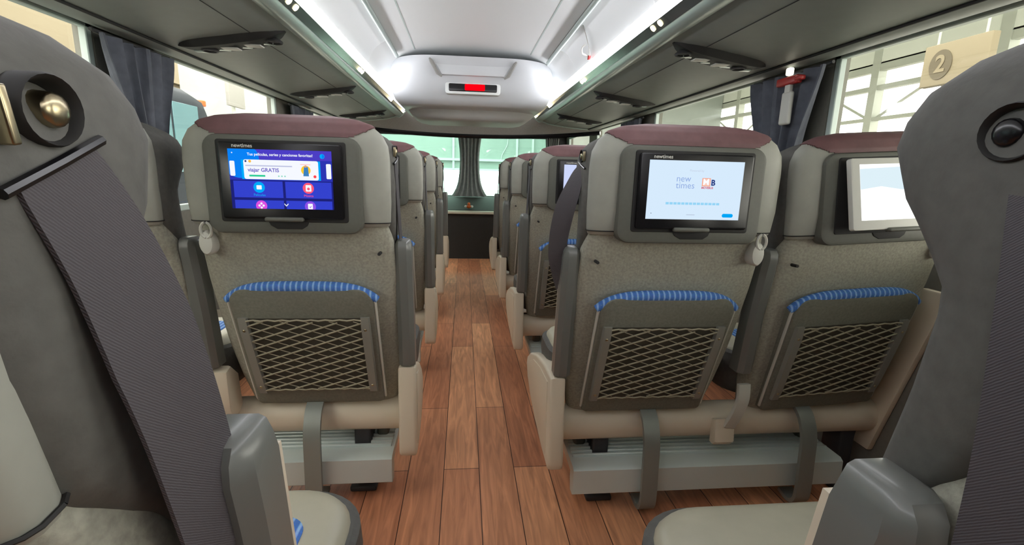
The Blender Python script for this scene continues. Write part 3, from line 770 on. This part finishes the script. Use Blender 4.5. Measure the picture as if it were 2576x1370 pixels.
# ---- shared frame under each pair of seats
def seat_frame(y, side, label):
    root = thing('seat_frame', label, 'seat frame', (0, y, 0), 'seat frames under the seat pairs')
    s = side
    def X(a, b): return (min(s*a, s*b), max(s*a, s*b))
    def bm_beam():
        R = []
        for xx in (.222, .23, 1.23, 1.24):
            i = .006 if xx in (.222, 1.24) else 0
            R.append([(s*xx, yy, zz) for yy, zz in [(.362+.045*math.cos(q)*1.0 + .01, .254+(.054-i)*math.sin(q)) for q in [2*PI*k/18 for k in range(18)]]])
        return finish(loft(R), 'beam')
    obj('beam', cached('beam%d' % s, bm_beam), M_CREAM, root)
    def bm_cover():
        poly = [(.262, .440), (.30, .441), (.40, .432), (.53, .405), (.66, .36), (.72, .325), (.735, .295), (.70, .25), (.62, .215), (.50, .188), (.36, .172), (.26, .170), (.245, .18), (.240, .20), (.252, .33)]
        poly = [(q if s > 0 else .262+(q-.262)*.48, zz) for q, zz in poly]; a, b = X(.178, .220) if s > 0 else X(.186, .236); return finish(prism(poly, a, b, 'x', .009, seg=3), 'side_cover')
    sc = obj('side_cover', cached('cover%d' % s, bm_cover), M_CREAM, root)
    def bm_inlay():
        poly = [(.30, .415), (.42, .405), (.56, .375), (.66, .33), (.68, .30), (.64, .26), (.52, .22), (.38, .20), (.29, .20)]
        poly = [(q if s > 0 else .275+(q-.29)*.46, zz) for q, zz in poly]; a, b = X(.1755, .182) if s > 0 else X(.1835, .19); return finish(prism(poly, a, b, 'x', .002), 'cover_inlay')
    obj('cover_inlay', cached('inlay%d' % s, bm_inlay), M_CREAM, sc)
    def bm_foot():
        bm = bmesh.new(); a, b = X(.262, 1.10)
        poly = [(.285, .07), (.295, .062), (.32, .062), (.33, .10), (.33, .118), (.52, .135), (.52, .15), (.30, .150), (.288, .142)]
        prism(poly, a, b, 'x', .002, bm)
        for k in range(9):
            yy = .345+.019*k; box(bm, (a+.01, yy, .148), (b-.01, yy+.009, .1585), .002, 1)
        return finish(bm, 'footrest')
    fr = obj('footrest', cached('foot%d' % s, bm_foot), M_ALU, root)
    def bm_endcap():
        a, b = X(.288, .325); bm = nbox((a, .40, .152), (b, .44, .21), .01); a, b = X(1.03, 1.07); box(bm, (a, .40, .152), (b, .44, .21), .01)
        return finish(bm, 'footrest_pivot')
    obj('footrest_pivot', cached('endcap%d' % s, bm_endcap), M_BEZEL, root)
    for xc in (.478, .955):
        def bm_strap():
            pts = smooth_path([(s*xc, .318, .312), (s*xc, .290, .29), (s*xc, .268, .24), (s*xc, .262, .16), (s*xc, .258, .07), (s*xc, .266, .035), (s*(xc-.0), .29, .022), (s*xc, .33, .028)], 5)
            bm = bmesh.new(); ribbon(bm, pts, (1, 0, 0), .046, .012); return finish(bm, 'footrest_bracket')
        obj('footrest_bracket', cached('strap%d%.2f' % (s, xc), bm_strap), M_STRAP, root)
    def bm_lever():
        bm = bmesh.new(); a, b = X(.683, .745); prism([(.296, .215), (.31, .20), (.33, .20), (.33, .275), (.305, .285)], a, b, 'x', .006, bm); return finish(bm, 'lever_block')
    if s > 0:
        lb = obj('lever_block', cached('lever%d' % s, bm_lever), M_CREAM, root)
        def bm_handle():
            bm = bmesh.new(); pts = smooth_path([(s*.725, .305, .26), (s*.735, .288, .31), (s*.742, .280, .36), (s*.742, .284, .405)], 5); ribbon(bm, pts, (1, 0, 0), [.034]*len(pts), .012); return finish(bm, 'lever_handle')
        obj('lever_handle', cached('handle%d' % s, bm_handle), M_HOOK, lb)
    else:
        obj('middle_cover', cached('midcover', lambda: finish(prism([(.27, .43), (.30, .438), (.34, .40), (.35, .30), (.33, .285), (.285, .285), (.272, .32)], -.735, -.690, 'x', .008), 'middle_cover')), M_CREAM, root)
    def bm_leg(xc):
        a, b = X(xc-.025, xc+.025); bm = nbox((a, .36, .0), (b, .44, .21), .008); a, b = X(xc-.04, xc+.04); box(bm, (a, .34, 0), (b, .60, .018), .006); return finish(bm, 'leg')
    for xc in (.36, 1.17): obj('leg', cached('leg%d%.2f' % (s, xc), lambda: bm_leg(xc)), M_PILLAR, root)

P = .92; LO = .09
seat_frame(0, 1, 'cream seat base in the right foreground, mostly below the picture edge')
seat_frame(LO, -1, 'cream seat base in the left foreground, mostly below the picture edge')
AHEAD = ['', '', 'next ahead of', 'two rows ahead of', 'three rows ahead of']
seat_l = {2: 'grey seat next ahead of the blue menu seat, left of the aisle', 3: 'grey seat two rows ahead of the blue menu seat, left of the aisle', 4: 'farthest grey seat left of the aisle, nearest the windscreen'}
seat_r = {2: 'grey seat with pale violet screen, next ahead of the white welcome page seat', 3: 'grey seat two rows ahead of the white welcome page seat, right of the aisle', 4: 'farthest grey seat right of the aisle, nearest the windscreen'}
for k in range(1, 5):
    seat_frame(k*P, 1, 'cream seat frame with aluminium footrest under the welcome page seat and its window neighbour' if k == 1 else 'cream seat frame right of the aisle, %s the welcome page seat' % AHEAD[k])
    seat_frame(k*P+LO, -1, 'cream seat frame with aluminium footrest under the blue menu seat' if k == 1 else 'cream seat frame left of the aisle, %s the blue menu seat' % AHEAD[k])
XA, XW = .458, .985
bus_seat(-XA-.004, LO-.01, -1, 'dark seat filling the left edge of the picture with belt in front', belt='loose', recline=8)
bus_seat(XA, 0, 1, 'dark seat filling the right edge of the picture with belt hanging down', belt='hang')
bus_seat(-XA, P+LO, -1, 'grey seat left of the aisle with blue menu on its screen', 'home')
bus_seat(XA, P, 1, 'grey seat right of the aisle whose screen shows a white welcome page', 'splash', 'twist')
bus_seat(.992, P, 1, 'grey seat by the right window with glaring white tilted screen', 'bright', kind='window', recline=-2, lean=-3.5, tab_tilt=9)
bus_seat(-.975, P+LO, -1, 'grey seat by the left window, mostly hidden behind the foreground headrest', kind='window', recline=1)
for k in (2, 3, 4):
    bus_seat(-XA, k*P+LO, -1, seat_l[k])
    bus_seat(XA, k*P, 1, seat_r[k], 'plain' if k == 2 else 'off')

# ------------------------------------------------------------------ curtains
def curtain(name_label, s, y0, y1, z0, z1, pinch=.6, folds=5, x=1.20):
    root = thing('curtain', name_label, 'curtain', (s*x, (y0+y1)/2, z1), 'window curtains')
    rings = []; n = folds*8; yc = 0; hw = (y1-y0)/2
    for j in range(15):
        t = j/14; z = -(z1-z0)*t; wd = hw*(1-(1-pinch)*math.sin(PI/2*min(1, t*1.5))**1.5)
        front = []; back = []
        for i in range(n+1):
            u = -1+2*i/n; yy = wd*u + .006*math.sin(3*t+i); xx = .013*math.cos(PI*folds*(u+1)) + .004*math.sin(7*u+4*t)
            front.append((-s*(xx+.012), yy, z)); back.append((-s*(xx-.0), yy, z))
        rings.append(front + back[::-1])
    o = obj('cloth', loft(rings), M_CURT, root)
    bm = bmesh.new(); tube(bm, [(0, -hw-.02, .004), (0, hw+.02, .004)], .006, 8); obj('curtain_rail', bm, M_PILLAR, root)
    return root
curtain('dark slate curtain gathered at the left window pillar beside the nearest rack unit', -1, 1.735, 2.10, .85, 1.372, .55)
curtain('dark curtain bunched at the far left window pillar, only its top showing', -1, 3.45, 3.86, .85, 1.372, .7)
curtain('dark slate curtain gathered at the right window pillar behind the red hammer', 1, 1.66, 2.08, .85, 1.372, .60)
curtain('dark curtain bunched at the far right window pillar, only its top showing', 1, 3.45, 3.84, .85, 1.372, .7)
def front_curtain(x, w0, w1, label, y=6.12):
    root = thing('curtain', label, 'curtain', (x, y, 1.395), 'windscreen curtains'); rings = []; n = 48
    for j in range(17):
        t = j/16; z = -.735*t; wd = w0*(1-.18*math.sin(PI*min(t*1.25, 1))) + (w1-w0)*max(0, (t-.72)/.28)**2
        f = []; b = []
        for i in range(n+1):
            u = -1+2*i/n; xx = wd*u; yy = .016*math.cos(PI*6*(u+1)) + .006*math.sin(5*u+3*t); f.append((xx, yy-.006, z)); b.append((xx, yy+.006, z))
        rings.append(f + b[::-1])
    obj('cloth', loft(rings), M_CURTF, root)
    bm = bmesh.new(); tube(bm, [(-w0-.02, 0, .0), (w0+.02, 0, .0)], .008, 8); obj('curtain_rail', bm, M_PILLAR, root)
front_curtain(.012, .145, .225, 'slate curtain flaring at its foot in the middle of the windscreen')
front_curtain(1.04, .085, .10, 'narrow dark curtain at the right edge of the windscreen')

# emergency hammer on the right curtain
h = thing('emergency_hammer', 'red hammer on a white holder in front of the right curtain', 'emergency hammer', (1.155, 1.80, 1.345))
bm = nbox((-.012, -.06, -.022), (.012, .06, .008), .006); box(bm, (-.016, -.085, -.015), (.006, -.05, .002), .005); obj('hammer_head', bm, M_RED, h)
bm = nbox((-.008, -.032, -.165), (.010, .024, -.045), .008); box(bm, (-.007, -.018, -.05), (.009, .012, .0), .004); obj('holder', bm, M_WHITEP, h)
obj('indicator_lamp', nbox((-.012, -.014, .012), (.008, .012, .040), .006), E_LAMP, h)

# loose strap hanging from the right ceiling panel
st = thing('ceiling_strap', 'curled pale strap flap hanging off the right ceiling panel above the light strip', 'strap', (.585, 2.45, 1.60))
bm = bmesh.new(); pts = smooth_path([(-.105, -.02, .105), (-.075, .0, .07), (-.05, .03, .03), (-.028, .06, -.01), (-.018, .08, -.03)], 5)
ribbon(bm, pts, (.3, 1, 0), [.004+.05*min(1, i/14) for i in range(len(pts))], .003); obj('flap', bm, M_HEAD, st)
bm = bmesh.new(); tube(bm, smooth_path([(-.050, .05, -.0), (-.062, .06, -.012), (-.055, .08, -.032), (-.030, .095, -.038), (-.012, .10, -.045)], 5), .004, 8); obj('hook', bm, M_WHITEP, st)
obj('red_tip', nbox((-.022, .085, -.058), (-.008, .108, -.038), .004), M_RED, st)

# ------------------------------------------------------------------ outside
ZG = -1.25
g = struct(obj('ground', nbox((-40, -30, ZG-.1), (40, 60, ZG)), M_GROUND))
# left: another coach, sign, canopy
b = thing('coach', 'slate coach with pale blue windows parked outside the left windows', 'coach', (-5.45, 3.3, ZG))
H = 2.1-ZG
rings = []
for yy, zt, i in ((-6, H, 0), (4.4, H, 0), (5.0, H-.01, .01), (5.35, H-.06, .05), (5.6, H-.22, .12), (5.72, H-.5, .18)):
    rings.append([(-1.25+i, yy, .35), (1.25-i, yy, .35), (1.25-i, yy, zt-.25), (1.2-i, yy, zt-.1), (1.05-i, yy, zt), (-1.05+i, yy, zt), (-1.2+i, yy, zt-.1), (-1.25+i, yy, zt-.25)])
obj('body', loft(rings), M_SLATE, b)
for a0, a1 in ((-5.8, -4.2), (-4.1, -2.5), (-2.4, -.8), (-.7, .9), (1.0, 2.6), (2.7, 4.25), (4.31, 4.98)):
    obj('coach_window', nbox((1.235, a0, H-1.25), (1.262, a1, H-.26), .004, 1), M_BWIN, b)
obj('marker_light', nbox((1.0, 5.44, H-.20), (1.12, 5.56, H-.10), .02), M_ORANGE, b)
for yy in (-4, 3.2):
    for sx in (-1.05, 1.05):
        wb = bmesh.new(); cyl(wb, (sx-.16, yy, .48), (sx+.16, yy, .48), .48, 28); obj('wheel', wb, M_BLACK, b)
sg = thing('sign_board', 'white sign board on a post beyond the dark coach outside left', 'sign', (-4.2, 9.6, 2.0))
obj('board', nbox((-.03, -.25, 0), (.03, .36, .75), .005), M_SIGN, sg); obj('mark', nbox((.03, .08, .50), (.036, .14, .62)), mat('sign_blue', (110, 110, 190), .6), sg)
obj('post', cyl(bmesh.new(), (-.05, .05, ZG-2.0), (-.05, .05, .70), .03, 10), M_STEEL, sg)
bm = bmesh.new(); box(bm, (-13.2, -12, 2.2), (-13, 70, 9)); box(bm, (-13.2, -12, ZG), (-13, 70, .6))
for yy in range(-12, 70, 3): box(bm, (-13.2, yy, .6), (-13.05, yy+.35, 2.2))
for zz in (2.9, 4.1, 4.4): box(bm, (-13, -12, zz), (-12.7, 70, zz+.12))
struct(obj('terminal_wall', bm, M_BEIGE))
# right: hall with window wall, trusses and numbered sign
XH = 9.0
bm = bmesh.new()
for yy in [-8.4, -5, -1.6, 1.8, 5.2, 7.9, 10.5, 13.2, 16.0, 19.0, 22.0]: box(bm, (XH, yy-.1, ZG), (XH+.2, yy+.1, 4.9))
for zz, hh in ((3.35, .18), (2.95, .10), (2.3, .07), (1.5, .08), (.4, .1)): box(bm, (XH+.02, -10, zz), (XH+.16, 24, zz+hh))
for yy in [-8.4, -5, -1.6, 1.8, 5.2, 7.9, 10.5, 13.2, 16.0, 19.0]:
    tube(bm, [(XH+.1, yy, 2.3), (XH+.1, yy+1.3, 2.95)], .03, 6); tube(bm, [(XH+.1, yy+1.3, 2.95), (XH+.1, yy+2.6, 2.3)], .03, 6)
struct(obj('hall_window_wall', bm, M_STEEL))
struct(obj('hall_upper_wall', nbox((XH+.02, -10, 3.5), (XH+.16, 24, 5.0)), M_ROOF))
struct(obj('hall_roof', nbox((2.2, -10, 4.9), (14, 24, 5.05)), M_ROOF))
bm = bmesh.new()
for yy in range(-8, 24, 3):
    tube(bm, [(2.3, yy, 4.8), (XH, yy, 4.8)], .05, 6); tube(bm, [(2.3, yy, 4.1), (XH, yy, 4.1)], .04, 6)
    xs = [2.5+.9*k for k in range(8)]
    for k, x0 in enumerate(xs[:-1]): tube(bm, [(x0, yy, 4.8 if k % 2 else 4.1), (xs[k+1], yy, 4.1 if k % 2 else 4.8)], .03, 6)
for xx in (4.2, 6.2, 8.2): tube(bm, [(xx, -10, 3.95), (xx, 24, 3.95)], .05, 6)
struct(obj('roof_truss', bm, M_STEEL))
sg = thing('numbered_sign', 'beige sign board with a pale 2 hanging outside the right window', 'sign', (3.5, 3.5, 1.70))
obj('board', nbox((0, -.32, 0), (.06, .17, .30), .006), M_SIGNB, sg)
R = [[(xx, .02+.088*math.cos(a), .148+.105*math.sin(a)) for a in [2*PI*k/28 for k in range(28)]] for xx in (-.006, .01)]
obj('disc', loft(R), M_SIGND, sg)
me = text_bm('2', .17, 0, 0, 0, 'CENTER', .004)
for v in me.vertices: v.co = Vector((-.009, .02-v.co.x, .148+v.co.z))
obj('numeral', me, M_SIGNB, sg)
for yy in (-.25, .10): obj('hanger', cyl(bmesh.new(), (.03, yy, .30), (.03, yy, 3.25), .008, 8), M_STEEL, sg)
# ahead: building facade beyond the windscreen
fb = thing('station_building', 'grey green station building seen through the windscreen', 'building', (0, 17, 1.0))
bm = nbox((-9, 0, .02), (9, .3, 6))
obj('facade', bm, M_FACADE, fb)
bm = bmesh.new()
for xx in (-4.6, -3.2, -.42, 1.75, 2.3, 3.3): box(bm, (xx-.035, -.08, 0), (xx+.035, .0, 5))
box(bm, (-9, -.1, .30), (9, 0, .38)); box(bm, (-9, -.06, -.02), (9, 0, .05))
obj('facade_trim', bm, M_FACW, fb)
for xx in (-8.5, -3, 3, 8.5): obj('column', nbox((xx-.2, .0, ZG-1), (xx+.2, .3, .05)), M_FACW, fb)
cb = bmesh.new()
tube(cb, smooth_path([(1.30, -.03, 2.6), (1.42, -.03, 1.4), (1.42, -.03, .9), (1.25, -.03, .55), (1.2, -.03, .3)], 6), .014, 6)
obj('cable', cb, M_FACW, fb)
